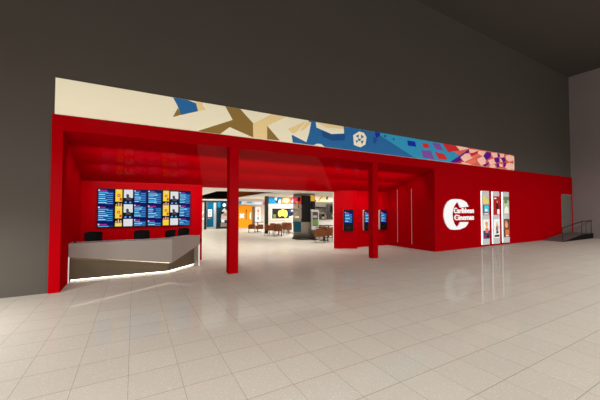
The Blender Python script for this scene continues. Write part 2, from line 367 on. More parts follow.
# ------------------------------------------------------------------ poster cases
def pc(n, c): return mat('print_'+n, c, rough=.4, emit=.45, emit_rgb=c)
PW, PH = .49, .86
def blob(m, x, z, rx, rz, y, c, n=14): m.disc(x, z, rx, rz, y, pc(*c), n)
C_ = dict(yel=('yellow', (214, 196, 96)), cyan=('cyan', (40, 190, 224)), brn=('brown', (112, 62, 46)), grn=('green', (96, 122, 84)), blu=('blue', (44, 62, 118)), skin=('skin', (214, 160, 122)),
          red=('red', (164, 16, 20)), dk=('dark', (40, 28, 28)), wht=('white', (226, 226, 222)), gry=('grey', (150, 152, 154)), org=('orange', (206, 112, 62)), pal=('pale_green', (170, 184, 156)), gold=('gold', (190, 150, 90)))
def art(kind):
    m = MB(); y = -.004
    def bg(c): m.box(0, PW, -.003, 0, 0, PH, pc(*C_[c]))
    def r(x0, x1, z0, z1, c, k=0): m.rect(x0*PW, x1*PW, z0*PH, z1*PH, y-k*.0008, pc(*C_[c]))
    def b(x, z, rx, rz, c, k=0): blob(m, x*PW, z*PH, rx*PW, rz*PH, y-k*.0008, C_[c])
    if kind == 0: bg('brn'); r(0, 1, .55, 1, 'pal'); r(0, .35, .6, 1, 'yel', 1); b(.62, .74, .25, .14, 'yel', 2); r(.2, .92, .14, .5, 'cyan', 1); r(.3, .7, .2, .32, 'wht', 2); r(.1, .9, .03, .09, 'wht', 2)
    if kind == 1: bg('wht'); r(0, 1, 0, .42, 'blu'); b(.55, .70, .2, .13, 'skin', 1); b(.52, .8, .24, .09, 'gold', 2); r(.3, .8, .3, .56, 'org', 1); r(.05, .45, .05, .2, 'red', 2); r(.55, .95, .05, .2, 'dk', 2)
    if kind == 2: bg('red'); b(.62, .66, .2, .14, 'dk', 1); r(.45, .85, .2, .55, 'dk', 1); b(.62, .7, .1, .07, 'skin', 2); r(.6, 1, .03, .3, 'wht', 2); r(.1, .5, .86, .92, 'wht', 2)
    if kind == 3: bg('wht'); m.poly([(.3*PW, y, .2*PH), (.7*PW, y, .25*PH), (.8*PW, y, .6*PH), (.5*PW, y, .9*PH), (.35*PW, y, .6*PH)], pc(*C_['gry'])); b(.5, .7, .13, .09, 'skin', 2); r(.35, .6, .4, .6, 'brn', 2); r(.1, .9, .05, .16, 'dk', 1); b(.6, .3, .2, .06, 'dk', 2)
    if kind == 4: bg('pal'); r(0, 1, .8, 1, 'grn'); b(.4, .72, .3, .1, 'grn', 1); m.poly([(.1*PW, y-.002, .08*PH), (.9*PW, y-.002, .08*PH), (.85*PW, y-.002, .35*PH), (.5*PW, y-.002, .5*PH), (.15*PW, y-.002, .33*PH)], pc(*C_['wht']))
    if kind == 5: bg('brn'); b(.45, .7, .3, .2, 'gold', 1); b(.5, .62, .18, .12, 'skin', 2); r(.2, .9, .12, .4, 'org', 2); b(.75, .84, .12, .08, 'dk', 2); r(0, .25, 0, .4, 'dk', 1); r(.3, .8, .04, .1, 'wht', 3)
    return m
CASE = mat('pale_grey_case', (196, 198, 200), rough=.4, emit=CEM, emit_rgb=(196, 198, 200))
plabs = ['tall grey poster case nearest the emblem, blue box on its upper poster', 'middle tall poster case, red upper poster with a dark figure', 'tall poster case farthest from the emblem, pale green upper poster']
for i in range(3):
    x = 13.53+.855*i
    t = thing('poster_case', plabs[i], 'poster case', (x, Yf, .085), 0, 'lit poster cases on the red wall')
    MB().box(.004, .565, -.06, -.001, 0, 2.42, CASE, bev=.004).build('housing', t)
    MB().box(-.003, .004, -.034, -.012, .02, 2.40, LEDE).build('edge_light', t, label='glowing white edge strip')
    for k in range(2):
        a = art(i*2+k); a.build('poster', t, (.06, -.0605, 1.33 if k == 0 else .27))
    MB().box(.018, .042, -.064, -.06, .2, 2.25, CASE).build('poster_clip', t)

# ------------------------------------------------------------------ slit lights on the portal side wall
for y, lab in ((9.5, 'thin vertical light slit on the red side wall, beside the kiosks'), (8.72, 'thin vertical light slit on the red side wall, nearer the front')):
    t = thing('slit_light', lab, 'wall light', (XC, y, .18), 0, 'light slits')
    MB().box(-.006, 0, -.012, .012, 0, 2.38, LEDS).build('lens', t)
    MB().box(-.010, 0, -.022, -.012, 0, 2.38, RED).box(-.010, 0, .012, .022, 0, 2.38, RED).build('housing', t)

# ------------------------------------------------------------------ menu content shared by screens and kiosks
MN = dict(navy=(8, 12, 96), mid=(12, 66, 148), sky=(84, 186, 240), pale=(160, 224, 250), mag=(170, 40, 140), wht=(220, 224, 240), yel=(250, 214, 60), redc=(230, 70, 40), blk=(8, 8, 10), pap=(226, 226, 232), fig=(70, 66, 68), crm=(240, 220, 190))
def mm(k): return glow('screen_'+k, MN[k], 0.95 if k not in ('navy',) else .8)
def menu_block(m, x0, x1, zt, zb, y, zmin, seed):
    rnd = random.Random(seed); W = x1-x0; Hh = zt-zb
    def r(a, b, c, d_, k, dy):
        z0, z1 = max(c, zmin), d_
        if z1 > z0+.002: m.rect(x0+a*W, x0+b*W, z0, z1, y-dy, mm(k))
    r(0, 1, zb, zt, 'navy', .001)
    r(.02, .12, zt-.12*Hh, zt-.03*Hh, 'wht', .002); r(.16, .16+rnd.uniform(.3, .42), zt-.12*Hh, zt-.05*Hh, 'mag', .002)
    n = 6
    for i in range(n):
        a = zt-Hh*(.16+.12*i); bb = a-Hh*.11
        r(.02, .97, bb, a, 'mid', .002)
        r(.04, rnd.uniform(.35, .72), bb+Hh*.045, a-Hh*.005, 'pale' if i % 2 else 'sky', .003)
        r(rnd.uniform(.4, .6), .93, bb+.0*Hh, bb+Hh*.03, 'sky', .003)
def yellow_block(m, x0, x1, zt, zb, y, zmin):
    W = x1-x0; Hh = zt-zb
    def r(a, b, c, d_, k, dy):
        z0 = max(c, zmin)
        if d_ > z0+.002: m.rect(x0+a*W, x0+b*W, z0, d_, y-dy, mm(k))
    r(0, 1, zb+.27*Hh, zt, 'yel', .001)
    cz = zt-.36*Hh
    if cz-.08*Hh > zmin: m.disc(x0+.5*W, cz, .25*W, .09*Hh, y-.002, mm('redc'), 16); r(.42, .58, cz-.03*Hh, cz+.03*Hh, 'crm', .003)
    r(.2, .8, zt-.12*Hh, zt-.08*Hh, 'crm', .002); r(.62, .95, zt-.68*Hh, zt-.5*Hh, 'redc', .002)
    for i in range(5): r(.08+.18*i, .2+.18*i, zb+.02*Hh, zb+(.12+.04*(i % 3))*Hh, 'redc' if i % 2 else 'crm', .002)
def film_block(m, x0, x1, zt, zb, y, zmin):
    W = x1-x0; Hh = zt-zb
    def r(a, b, c, d_, k, dy):
        z0 = max(c, zmin)
        if d_ > z0+.002: m.rect(x0+a*W, x0+b*W, z0, d_, y-dy, mm(k))
    r(0, 1, zt-.56*Hh, zt, 'pap', .001)
    if zt-.8*Hh > zmin:
        m.disc(x0+.42*W, zt-.42*Hh, .17*W, .12*Hh, y-.002, mm('fig'), 14)
        m.poly([(x0+.2*W, y-.002, zt-.72*Hh), (x0+.85*W, y-.002, zt-.72*Hh), (x0+.72*W, y-.002, zt-.52*Hh), (x0+.35*W, y-.002, zt-.48*Hh)], mm('fig'))
        m.disc(x0+.75*W, zt-.3*Hh, .07*W, .05*Hh, y-.002, mm('crm'), 10)
    r(0, 1, zb+.03*Hh, zb+.25*Hh, 'navy', .001); r(.12, .32, zb+.08*Hh, zb+.18*Hh, 'sky', .002); r(.62, .82, zb+.08*Hh, zb+.18*Hh, 'sky', .002)

# four menu screens on the back wall
SX0, SW, SZ0, SZ1 = -.92, .6275, 1.154, 2.267
slabs = ['menu screen nearest the grey wall, wide blue list beside yellow strip', 'second menu screen from the grey wall, pale film panels beside blue list', 'third menu screen from the grey wall, blue list beside yellow strip', 'menu screen nearest the lobby opening, pale film panels beside blue list']
for i in range(4):
    x = SX0+SW*i
    t = thing('menu_screen', slabs[i], 'screen', (x, Yb, SZ0), 0, 'menu screens above the ticket counter')
    MB().box(.003, SW-.003, -.06, -.001, 0, SZ1-SZ0, BLACK, bev=.004).build('housing', t)
    m = MB(); Hs = SZ1-SZ0-.018; y = -.061; zm = .018
    m.rect(.012, SW-.012, zm, Hs, y, mm('blk'))
    pitch = (.485, .43, .45, .42)[i]; zt = Hs-.005-(.0, 0, 0, .02)[i]; k = 0
    while zt > zm+.02:
        if i % 2 == 0:
            menu_block(m, .02, .64*SW, zt, zt-pitch, y, zm, i*7+k); yellow_block(m, .70*SW, .97*SW, zt, zt-pitch, y, zm)
        else:
            film_block(m, .02, .40*SW, zt, zt-pitch, y, zm); menu_block(m, .45*SW, .975*SW, zt, zt-pitch, y, zm, i*7+k)
        zt -= pitch; k += 1
    m.build('display', t)

# ------------------------------------------------------------------ kiosks on the right
KW, KH = .42, .905
def make_kiosk(label, loc, rz):
    t = thing('ticket_kiosk', label, 'kiosk', loc, rz, 'wall kiosks')
    side = MB(); r = .05
    pts = []
    for cx, cz, a0 in ((KW-r, r, -90), (KW-r, KH-r, 0), (r, KH-r, 90), (r, r, 180)):
        for q in range(5):
            a = math.radians(a0+q*22.5); pts.append((cx+r*math.cos(a), cz+r*math.sin(a)))
    side.prism(pts, -.098, -.001, mat('pale_kiosk_shell', (214, 205, 200), rough=.35, noise=.02), 'y'); side.build('shell', t)
    f = MB(); f.prism([(KW/2+(x-KW/2)*1.004, KH/2+(z-KH/2)*1.002) for x, z in pts], -.106, -.098, BLACK, 'y'); f.build('front_panel', t)
    s = MB(); s.rect(.03, KW-.03, .30, KH-.05, -.1065, mm('navy'))
    menu_block(s, .05, KW-.05, KH-.08, .30, -.107, .30, 3); s.build('screen', t)
    b_ = MB(); b_.box(.13, KW-.13, -.112, -.106, .12, .17, DARKM); b_.build('card_slot', t)
    return t
import mathutils
ang = math.atan2(9.79-10.32, 8.27-7.43)
make_kiosk('black wall kiosk facing the hall, on the angled red panel beside the lobby opening', (7.43+.40*math.cos(ang), 10.32+.40*math.sin(ang)-.002, .745), ang)
make_kiosk('black wall kiosk partly behind the red column, in the recess', (8.86, Yb, .73), 0)
make_kiosk('black wall kiosk in the recess corner beside the light slits', (9.81, Yb, .73), 0)

# small reader on the jamb of the lobby opening
t = thing('card_reader', 'tiny black reader on the red wall edge behind the ticket counter', 'card reader', (1.93, Yb, .62))
MB().box(-.03, .03, -.03, -.001, 0, .09, BLACK, bev=.005).build('case', t)
MB().box(-.018, .018, -.032, -.03, .05, .075, DARKM).build('keypad', t)

# ------------------------------------------------------------------ ticket counter
ct = thing('ticket_counter', 'long angular ticket counter with lit bronze lower panel under the menu screens', 'counter', (0, 8.6, 0))
oy = -8.6
Lp, Cp, Rp = Vector((-1.285, 8.42)), Vector((.88, 8.40)), Vector((1.72, 9.2))
nA = Vector((0, 1)); nB = (Rp-Cp).normalized(); nB = Vector((-nB.y, nB.x)); mit = (nA+nB).normalized()/((nA+nB).normalized().dot(nA))
def off(dst): return [Lp+nA*dst, Cp+mit*dst, Rp+nB*dst]
def slab(m, d0, d1, zb, zt, material, ends=(0, 0)):
    a, b = off(d0), off(d1)
    dirs = (Vector((1, 0)), (Rp-Cp).normalized())
    a = [a[0]+dirs[0]*ends[0], a[1], a[2]-dirs[1]*ends[1]]; b = [b[0]+dirs[0]*ends[0], b[1], b[2]-dirs[1]*ends[1]]
    for i in (0, 1):
        q = [a[i], a[i+1], b[i+1], b[i]]; zz = [zb[i], zb[i+1], zb[i+1], zb[i]]; tt = [zt[i], zt[i+1], zt[i+1], zt[i]]
        m.hexa([(p.x, p.y+oy, z) for p, z in zip(q, zz)]+[(p.x, p.y+oy, z) for p, z in zip(q, tt)], material)
    return m
TOP = .895
LOW = [.59, .275, .63]
slab(MB(), 0, .10, LOW, [TOP]*3, TAUPE).build('fascia', ct)
slab(MB(), .20, .24, [.035]*3, [TOP-.031]*3, BRONZE, (.0, .0)).build('front_panel', ct)
slab(MB(), .101, .46, [TOP-.03]*3, [TOP-.004]*3, TAUPE).build('worktop', ct)
slab(MB(), .241, .43, [.0]*3, [TOP-.04]*3, mat('counter_carcass', (90, 84, 80), rough=.6, noise=.04), (.02, .02)).build('carcass', ct)
slab(MB(), .13, .17, [z-.020 for z in LOW], [z+.012 for z in LOW], LED, (.02, .02)).build('light_strip', ct, label='glowing strip along the zigzag edge')
slab(MB(), .203, .237, [.022]*3, [.0345]*3, LEDB, (.02, .02)).build('base_light', ct, label='glowing strip at floor level')
WE = mat('white_counter_trim', (232, 226, 218), rough=.4, emit=.35, emit_rgb=(232, 226, 218))
MB().box(-1.287, -1.268, 8.42+oy, 8.45+oy, 0, .6, WE).build('end_trim', ct)
et = MB()
M2 = Rz(math.atan2((Rp-Cp).y, (Rp-Cp).x), (Rp.x, Rp.y+oy, 0)); et.box(-.014, .004, -.0, .03, 0, .64, WE, M2); et.box(0, .006, .03, .43, 0, TOP-.03, TAUPE, M2)
et.build('end_trim', ct)
tk = thing('paper_clip_holder', 'tiny dark holder on the counter end by the red pier', 'desk holder', (-1.18, 8.52, TOP-.004))
MB().cyl(0, 0, 0, .05, .022, DARKM, 14).build('cup', tk); MB().tube([(0, 0, .01), (.01, 0, .09)], .004, BLACK, 6).build('pen', tk)

# ------------------------------------------------------------------ office chairs
def make_chair(label, loc, rz, k=1.0):
    t = thing('office_chair', label, 'office chair', loc, rz, 'office chairs behind the counter')
    # faces -Y (towards the hall); origin at floor
    m = MB()
    rows = []
    for j in range(7):
        v = j/6; z = .60+v*.49; w = .165+.04*v**.6
        if j == 6: w -= .02
        rows.append([(w*(-1+2*i/8), .20+.05*v-.055*(1-(2*i/8-1)**2)*-1 - .05, z - (.015*(2*i/8-1)**2 if j == 6 else 0)) for i in range(9)])
    F = [[m.bm.verts.new(p) for p in r] for r in rows]; Bk = [[m.bm.verts.new((p[0], p[1]+.035, p[2])) for p in r] for r in rows]
    fs = []
    for j in range(6):
        for i in range(8):
            fs.append(m.bm.faces.new((F[j][i], F[j][i+1], F[j+1][i+1], F[j+1][i]))); fs.append(m.bm.faces.new((Bk[j][i+1], Bk[j][i], Bk[j+1][i], Bk[j+1][i+1])))
    for j in range(6):
        fs.append(m.bm.faces.new((F[j][0], F[j+1][0], Bk[j+1][0], Bk[j][0]))); fs.append(m.bm.faces.new((F[j+1][8], F[j][8], Bk[j][8], Bk[j+1][8])))
    for i in range(8):
        fs.append(m.bm.faces.new((F[0][i+1], F[0][i], Bk[0][i], Bk[0][i+1]))); fs.append(m.bm.faces.new((F[6][i], F[6][i+1], Bk[6][i+1], Bk[6][i])))
    m._fin(fs, MESHB)
    m.build('backrest', t)
    MB().box(-.22, .22, -.24, .18, .44, .50, MESHB, bev=.025).build('seat', t)
    MB().tube([(0, .1, .44), (0, .235, .46), (0, .25, .62), (0, .262, .75)], .022, BLACK).build('back_support', t)
    for s in (-1, 1):
        MB().tube([(s*.2, 0, .46), (s*.255, 0, .5), (s*.255, 0, .66)], .014, BLACK).box(s*.255-.03, s*.255+.03, -.13, .10, .66, .685, BLACK, bev=.008).build('armrest', t)
    MB().cyl(0, 0, .10, .44, .026, DARKM, 14).build('gas_lift', t)
    b = MB()
    for q in range(5):
        a = q*2*PI/5+.3; b.tube([(0, 0, .12), (.27*math.cos(a), .27*math.sin(a), .075)], [.03, .016], BLACK, 8)
    sb = b.build('star_base', t)
    for q in range(5):
        a = q*2*PI/5+.3; c = MB(); cx, cy = .27*math.cos(a), .27*math.sin(a)
        c.tube([(cx-.015*math.sin(a), cy+.015*math.cos(a), .03), (cx+.015*math.sin(a), cy-.015*math.cos(a), .03)], .03, BLACK, 12).build('caster', sb)
    return t
ch0 = make_chair('black office chair behind the counter, nearest the red pier', (-.90, 9.17, 0), .08)
dup(ch0, (.175, 9.2, 0), -.1, 'black office chair behind the middle of the counter, second from the red pier')
dup(ch0, (.765, 9.33, 0), -2.35, 'black office chair turned sideways behind the counter bend, third from the red pier')
dup(ch0, (1.20, 9.64, 0), -.8, 'black office chair nearest the lobby opening, partly turned away')

# ------------------------------------------------------------------ ramp and handrail
rp = thing('access_ramp', 'low grey concrete ramp with dark side rising to the grey door', 'ramp', (21.5, 7.2, 0))
ox, oy2 = -21.5, -7.2
DKS = mat('dark_ramp_side', (16, 15, 15), rough=.8, noise=.1)
MB().prism([(19.2+ox, 0.004), (21.8+ox, .28), (XE+ox-.002, .28), (XE+ox-.002, 0.0), (19.2+ox, 0.0)], 6.72+oy2, 7.6+oy2, NOISEM, 'y').build('slope', rp)
MB().prism([(19.2+ox, 0.004), (21.8+ox, .285), (XE+ox-.002, .285), (XE+ox-.002, 0.0)], 6.70+oy2, 6.719+oy2, DKS, 'y').build('side_plate', rp)
hr = thing('handrail', 'thin dark handrail along the concrete ramp', 'handrail', (21.5, 6.76, 0))
MB().tube([(19.32+ox, 0, .70), (21.78+ox, 0, .995), (23.24+ox, 0, 1.01)], .022, BLACK).build('rail', hr)
for x, zb, zt in ((19.34, .02, .70), (21.78, .281, .99), (22.4, .281, 1.0), (23.2, .281, 1.0)):
    MB().cyl(x+ox, 0, zb, zt, .011, DARKM, 10).build('post', hr)
# ------------------------------------------------------------------ the lobby beyond the opening
LZ = 2.52
VO = mat('void_brown', (150, 72, 26), rough=.9, spec=.1, noise=.1, nscale=2)
VD = mat('void_dark', (13, 12, 12), rough=.9, spec=.1, noise=.1, nscale=2)
LW = mat('lobby_wall_paint', (222, 216, 208), rough=.8, spec=.2, noise=.02, nscale=2)
Y0 = 10.33
gap = [(3.45, 14.3), (4.4, 13.85), (7.0, 13.85), (6.5, 15.7), (7.1, 22.4), (7.3, 24.85), (3.85, 24.85), (3.75, 19.3)]
cl = MB()
def cpoly(p): cl.prism(p, LZ, LZ+.06, WHITE, 'z')
cpoly([(0, Y0), (14, Y0), (14, 13.85), (0, 13.85)])
cpoly([(0, 13.85), (4.4, 13.85), (3.45, 14.3), (0, 14.3)]); cpoly([(0, 14.3), (3.45, 14.3), (3.75, 19.3), (0, 19.3)]); cpoly([(0, 19.3), (3.75, 19.3), (3.85, 24.85), (0, 24.85)])
cpoly([(7.0, 13.85), (14, 13.85), (14, 15.7), (6.5, 15.7)]); cpoly([(6.5, 15.7), (14, 15.7), (14, 22.4), (7.1, 22.4)]); cpoly([(7.1, 22.4), (14, 22.4), (14, 24.85), (7.3, 24.85)])
structure(cl.build('ceiling_lobby'))
vd = MB(); vd.box(3, 8, 13.5, 25.4, 4.4, 4.5, VD)
for a, b, m in (((3.4, 13.8), (3.4, 25.2), VD), ((3.4, 13.8), (7.2, 13.8), VD), ((7.35, 13.8), (7.35, 25.2), VO)):
    vd.box(min(a[0], b[0])-.03, max(a[0], b[0])+.03, min(a[1], b[1])-.03, max(a[1], b[1])+.03, LZ+.07, 4.4, m)
vd.box(3.4, 7.35, 24.93, 24.998, LZ+.02, 4.4, VD)
structure(vd.build('ceiling_void'))
wl = MB(); wl.box(-.2, 12.2, 25, 25.2, 0, 4.4, LW); structure(wl.build('wall_lobby_back'))
structure(MB().box(-.2, 0, Y0, 25, 0, LZ, LW).build('wall_lobby_left'))
structure(MB().box(14, 14.2, Y0, 25, 0, LZ, LW).build('wall_lobby_right'))
structure(MB().box(8.05, 13.9, 19, 19.2, 0, LZ-.002, LW).build('wall_lobby_middle'))
structure(MB().box(7.47, 14.2, 10.34, 10.40, 0, LZ, LW).box(-.2, 1.93, 10.275, 10.33, 0, LZ, LW).box(1.93, 7.43, 10.335, 10.40, ZO-.02, LZ, LW).build('wall_lobby_front'))
structure(MB().box(0.05, 7.25, 24.72, 24.82, 2.36, 2.46, WHITE).build('trim_2'))
structure(MB().box(4.5, 7.62, 24.9, 24.999, 2.2, 2.5, mat('painted_shade_taupe', (96, 86, 78), noise=.05)).build('shade_strip'))  # painted shade: dark strip over the wall top under the beam
# ducts in the open ceiling
for k, (y, z, lab) in enumerate(((16.5, 2.95, 'dark duct in the open lobby ceiling nearest the entrance'), (19.5, 3.0, 'dark duct in the middle of the open lobby ceiling'), (22.5, 3.1, 'dark duct in the open lobby ceiling nearest the shops'))):
    t = thing('ceiling_duct', lab, 'duct', (5.4, y, z), 0, 'ducts in the open ceiling')
    MB().tube([(-1.93, 0, 0), (1.88, 0, .05)], .13, DARKM, 14).build('pipe', t)
    MB().box(-.02, .02, -.01, .01, .12, 4.4-z, CHROME).build('hanger', t)

# upper friezes inside the lobby
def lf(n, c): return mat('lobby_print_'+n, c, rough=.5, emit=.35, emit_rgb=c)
LC = dict(blue=(40, 140, 190), navy=(30, 60, 110), white=(228, 230, 232), cream=(232, 216, 170), pink=(224, 80, 120), red=(190, 40, 50), gold=(190, 148, 60), teal=(10, 96, 124), purple=(110, 40, 120), lav=(200, 208, 232))
def lc(k): return lf(k, LC[k])
def panel_art(name, label, cat, x, y, z, w, h, base, shapes, frame=None, th=.03, group=None):
    t = thing(name, label, cat, (x, y, z), 0, group)
    MB().box(0, w, -th, -.001, 0, h, frame or BLACK).build('backing', t)
    m = MB(); m.rect(.01*w, .99*w, .01*h, .99*h, -th-.001, lc(base) if isinstance(base, str) else base)
    for i, s in enumerate(shapes):
        k, pts = s; m.poly([(px*w, -th-.002-.0005*i, pz*h) for px, pz in pts], lc(k) if isinstance(k, str) else k)
    m.build('printed_face', t); return t
def R4(a, b, c, d_): return [(a, c), (b, c), (b, d_), (a, d_)]
panel_art('wall_mural', 'narrow pale blue and pink mural strip above the orange shop front', 'mural', 7.85, 25, 2.02, 2.5, .31, 'lav',
   [('blue', R4(.0, .14, .05, .95)), ('white', [(.1, .1), (.17, .1), (.2, .9), (.14, .9)]), ('cream', [(.15, .1), (.2, .1), (.24, .9), (.2, .9)]), ('blue', R4(.3, .5, .5, .8)), ('white', R4(.6, .85, .1, .9)), ('pink', [(.9, .05), (.99, .05), (.99, .95), (.93, .95)])])
panel_art('wall_mural', 'mural strip of blue, cream and pink shapes on the middle lobby wall', 'mural', 8.1, 19, 2.05, 2.9, .43, 'blue',
   [('navy', [(.18, .3), (.24, .0), (.28, .5), (.24, 1)]), ('white', [(.16, .7), (.22, .4), (.24, .99), (.17, .99)]), ('white', [(.26, .05), (.33, .05), (.33, .7), (.27, .6)]), ('gold', R4(.36, .64, .02, .98)), ('cream', [(.37, .3), (.5, .02), (.58, .5), (.55, .98), (.4, .98)]),
    ('pink', R4(.6, .98, .02, .98)), ('white', [(.62, .3), (.66, .1), (.7, .5), (.66, .8)]), ('red', [(.7, .1), (.75, .02), (.8, .8), (.74, .9)]), ('white', [(.78, .2), (.82, .05), (.86, .5), (.82, .9)]), ('purple', [(.88, .1), (.97, .02), (.98, .6), (.9, .8)])])
panel_art('wall_mural', 'cream mural strip with gold and blue strokes above the concession counter', 'mural', 9.4, 16.2, 2.12, 3.2, .38, 'cream',
   [('gold', R4(.0, .12, .1, .9)), ('white', R4(.14, .3, .3, .9)), ('gold', [(.3, .1), (.33, .1), (.42, .98), (.39, .98)]), ('navy', [(.22, .05), (.27, .05), (.26, .4), (.23, .4)]), ('navy', [(.5, .5), (.54, .4), (.56, .95), (.52, .95)]), ('white', R4(.57, .75, .2, .8))])

# back wall fittings, seen between the pier and the first column
def column(x, y, s, z, lab): MB().box(x-s/2, x+s/2, y-s/2, y+s/2, 0, z, DARKM, bev=.005).build('lobby_column', label=lab, category='column', kind='thing', group='dark lobby columns')
column(5.0, 24.55, .17, 2.33, 'dark slim lobby column beside the teal poster wall')
column(7.79, 18.55, .2, LZ, 'dark slim lobby column beside the wall mural and brown chairs')
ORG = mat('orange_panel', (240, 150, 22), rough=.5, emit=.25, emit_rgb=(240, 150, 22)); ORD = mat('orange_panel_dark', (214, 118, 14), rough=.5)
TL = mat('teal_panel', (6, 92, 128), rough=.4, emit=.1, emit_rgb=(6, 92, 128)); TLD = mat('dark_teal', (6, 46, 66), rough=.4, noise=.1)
SKN = mat('muted_figure', (172, 130, 112), rough=.6, noise=.1); PLB = mat('pale_blue_strip', (196, 216, 232), rough=.5, noise=.02); PKG = mat('pinkish_grey', (196, 184, 178), rough=.7, noise=.03)
t = thing('teal_poster', 'tall teal wall panel with white round graphic at the far lobby wall', 'wall panel', (5.2, 25, .16))
MB().box(0, .55, -.05, -.001, 0, 2.05, TL).build('board', t); MB().box(-.07, 0, -.04, -.001, 0, 2.05, WHITE).box(.55, .64, -.04, -.001, 0, 2.05, PLB).build('edge_strip', t)
g = MB(); g.rect(.09, .42, .85, 1.45, -.051, lc('white')); g.disc(.25, 1.15, .12, .2, -.053, PKG, 16); g.disc(.25, 1.15, .06, .1, -.055, lc('white'), 14); g.rect(.1, .3, .68, .78, -.053, SKN); g.build('graphic', t)
panel_art('small_poster', 'small white poster at the far lobby edge beside the entrance jamb', 'poster', 4.75, 25, .72, .25, .75, 'white', [(SKN, [(.4, .3), (.8, .3), (.8, .8), (.5, .7)])])
t = thing('poster_display', 'dark teal poster display beside the teal panel on the far lobby wall', 'display', (5.98, 25, .02))
MB().box(0, .95, -.25, -.001, .1, 2.25, TLD).build('cabinet', t); MB().box(-.03, .98, -.30, -.001, -.02, .1, DARKM).build('plinth', t)
g = MB(); y = -.252
g.rect(.03, .28, 1.75, 2.2, y, lc('teal')); g.poly([(.32, y, .7), (.85, y, .7), (.8, y, 1.5), (.62, y, 1.7), (.42, y, 1.5)], PKG); g.disc(.6, 1.95, .14, .14, y, WHITE, 14); g.rect(.35, .6, 1.2, 1.4, y-.002, BLACK); g.rect(.5, .85, 1.05, 1.3, y-.003, SKN); g.rect(.36, .62, .5, .75, y-.002, WHITE); g.rect(.3, .93, .14, .45, y-.001, STEEL); g.build('graphic', t)

t = thing('orange_shop', 'bright orange shop front with white cross graphics on the far lobby wall', 'shop front', (7.7, 25, 0))
MB().box(0, 1.05, -.12, -.001, 0, 1.98, ORG).build('facade', t)
MB().prism([(1.05, -.12), (1.32, -.3), (1.36, -.001), (1.05, -.001)], 0, 1.96, ORG, 'z').build('side_wing', t)
g = MB()
for cx in (.45,):
    for a in (45, -45):
        M = Matrix.Translation((cx, -.122-.001*(a > 0), 1.05)) @ Matrix.Rotation(math.radians(a), 4, 'Y'); g.rect(-.25, .25, -.085, .085, 0, lc('white'), M)
g.rect(.78, .9, .7, 1.45, -.122, ORD); g.disc(.84, 1.5, .05, .1, -.124, BLACK, 10); g.disc(.83, 1.1, .04, .2, -.124, SKN, 10); g.build('cross_graphic', t)
MB().disc(1.18, 1.05, .07, .32, -.235, lc('white'), 16).build('oval_graphic', t)
t = thing('shop_doorway', 'narrow grey doorway recess between orange shop front and rounded white poster', 'doorway', (9.1, 25, 0))
DG = mat('doorway_grey', (112, 104, 96), rough=.7, noise=.05)
MB().box(0, .24, -.04, -.001, 0, 1.85, DG).build('leaf', t); MB().box(-.03, 0, -.06, -.001, 0, 1.9, STEEL).box(.24, .27, -.06, -.001, 0, 1.9, STEEL).box(0, .24, -.06, -.001, 1.85, 1.9, STEEL).build('frame', t)
t = thing('wall_poster', 'tall rounded white wall poster with rainbow figure behind brown chairs', 'poster', (9.42, 25, .4))
pts = []
for cx, cz, a0 in ((.38, .12, -90), (.38, 1.33, 0), (.12, 1.33, 90), (.12, .12, 180)):
    for q in range(6): a = math.radians(a0+q*18); pts.append((cx+.12*math.cos(a), cz+.12*math.sin(a)))
MB().prism(pts, -.04, -.001, lc('white'), 'y').build('board', t)
g = MB()
for i, k in enumerate(('navy', 'blue', 'lav', 'gold', 'cream', 'pink', 'red')): g.rect(.19, .33, .3+.13*i, .41+.13*i, -.042, lc(k))
g.build('graphic', t)

# display window on the middle wall
t = thing('display_window', 'wide dark display window with yellow poster in white frame on lobby wall', 'window', (8.38, 19, .98))
MB().box(0, 2.6, -.02, -.001, 0, .72, mat('dark_glass', (38, 44, 50), rough=.25, noise=.1)).build('pane', t)
MB().box(-.09, 0, -.06, -.001, -.08, .80, WHITE).box(2.6, 2.69, -.06, -.001, -.08, .80, WHITE).box(0, 2.6, -.06, -.001, .72, .80, WHITE).box(0, 2.6, -.06, -.001, -.08, 0, WHITE).build('frame', t)
g = MB(); y = -.022
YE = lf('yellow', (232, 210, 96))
for cx, cz, rx, rz in ((.62, .36, .16, .24), (.85, .42, .2, .26), (1.05, .34, .18, .28)): g.disc(cx, cz, rx, rz, y, YE, 12); y -= .001
g.rect(.08, .42, .1, .5, -.021, DARKM); g.rect(.1, .3, .05, .3, -.03, lf('leaf', (110, 130, 60))); g.poly([(1.3, -.024, .1), (1.95, -.024, .3), (1.95, -.024, .06), (1.4, -.024, .05)], lc('white')); g.rect(1.3, 1.7, .42, .66, -.024, lc('navy')); g.rect(1.5, 2.0, .5, .62, -.026, lc('lav')); g.build('poster_print', t)

# pillar with screens
cx, cy = 8.35, 14.45
pl = thing('pillar_display', 'broad steel clad pillar with black screen and teal panel in the lobby', 'pillar', (cx, cy, 0), -.37)
# local frame: +x right, -y towards the camera
MB().cyl(0, 0, .1, LZ-.003, .62, STEEL, 36).build('cladding', pl)
MB().cyl(0, 0, 0, .1, .67, DARKM, 36).build('plinth', pl)
def curved(m, a0, a1, z0, z1, r, mt, n=8):
    for i in range(n):
        b0 = math.radians(a0+(a1-a0)*i/n); b1 = math.radians(a0+(a1-a0)*(i+1)/n)
        m.poly([(r*math.sin(b0), -r*math.cos(b0), z0), (r*math.sin(b1), -r*math.cos(b1), z0), (r*math.sin(b1), -r*math.cos(b1), z1), (r*math.sin(b0), -r*math.cos(b0), z1)], mt)
    return m
PILB = glow('off_screen', (3, 3, 4), .2); MIR = mat('pale_mirror_panel', (168, 156, 140), rough=.15, metal=.6)
m = MB(); curved(m, -23, 25, .96, 2.40, .632, BLACK); m.build('black_screen', pl)
m = MB(); curved(m, -78, -24, .42, .98, .632, mat('deep_teal', (4, 66, 84), rough=.35), 8); m.build('teal_panel', pl)
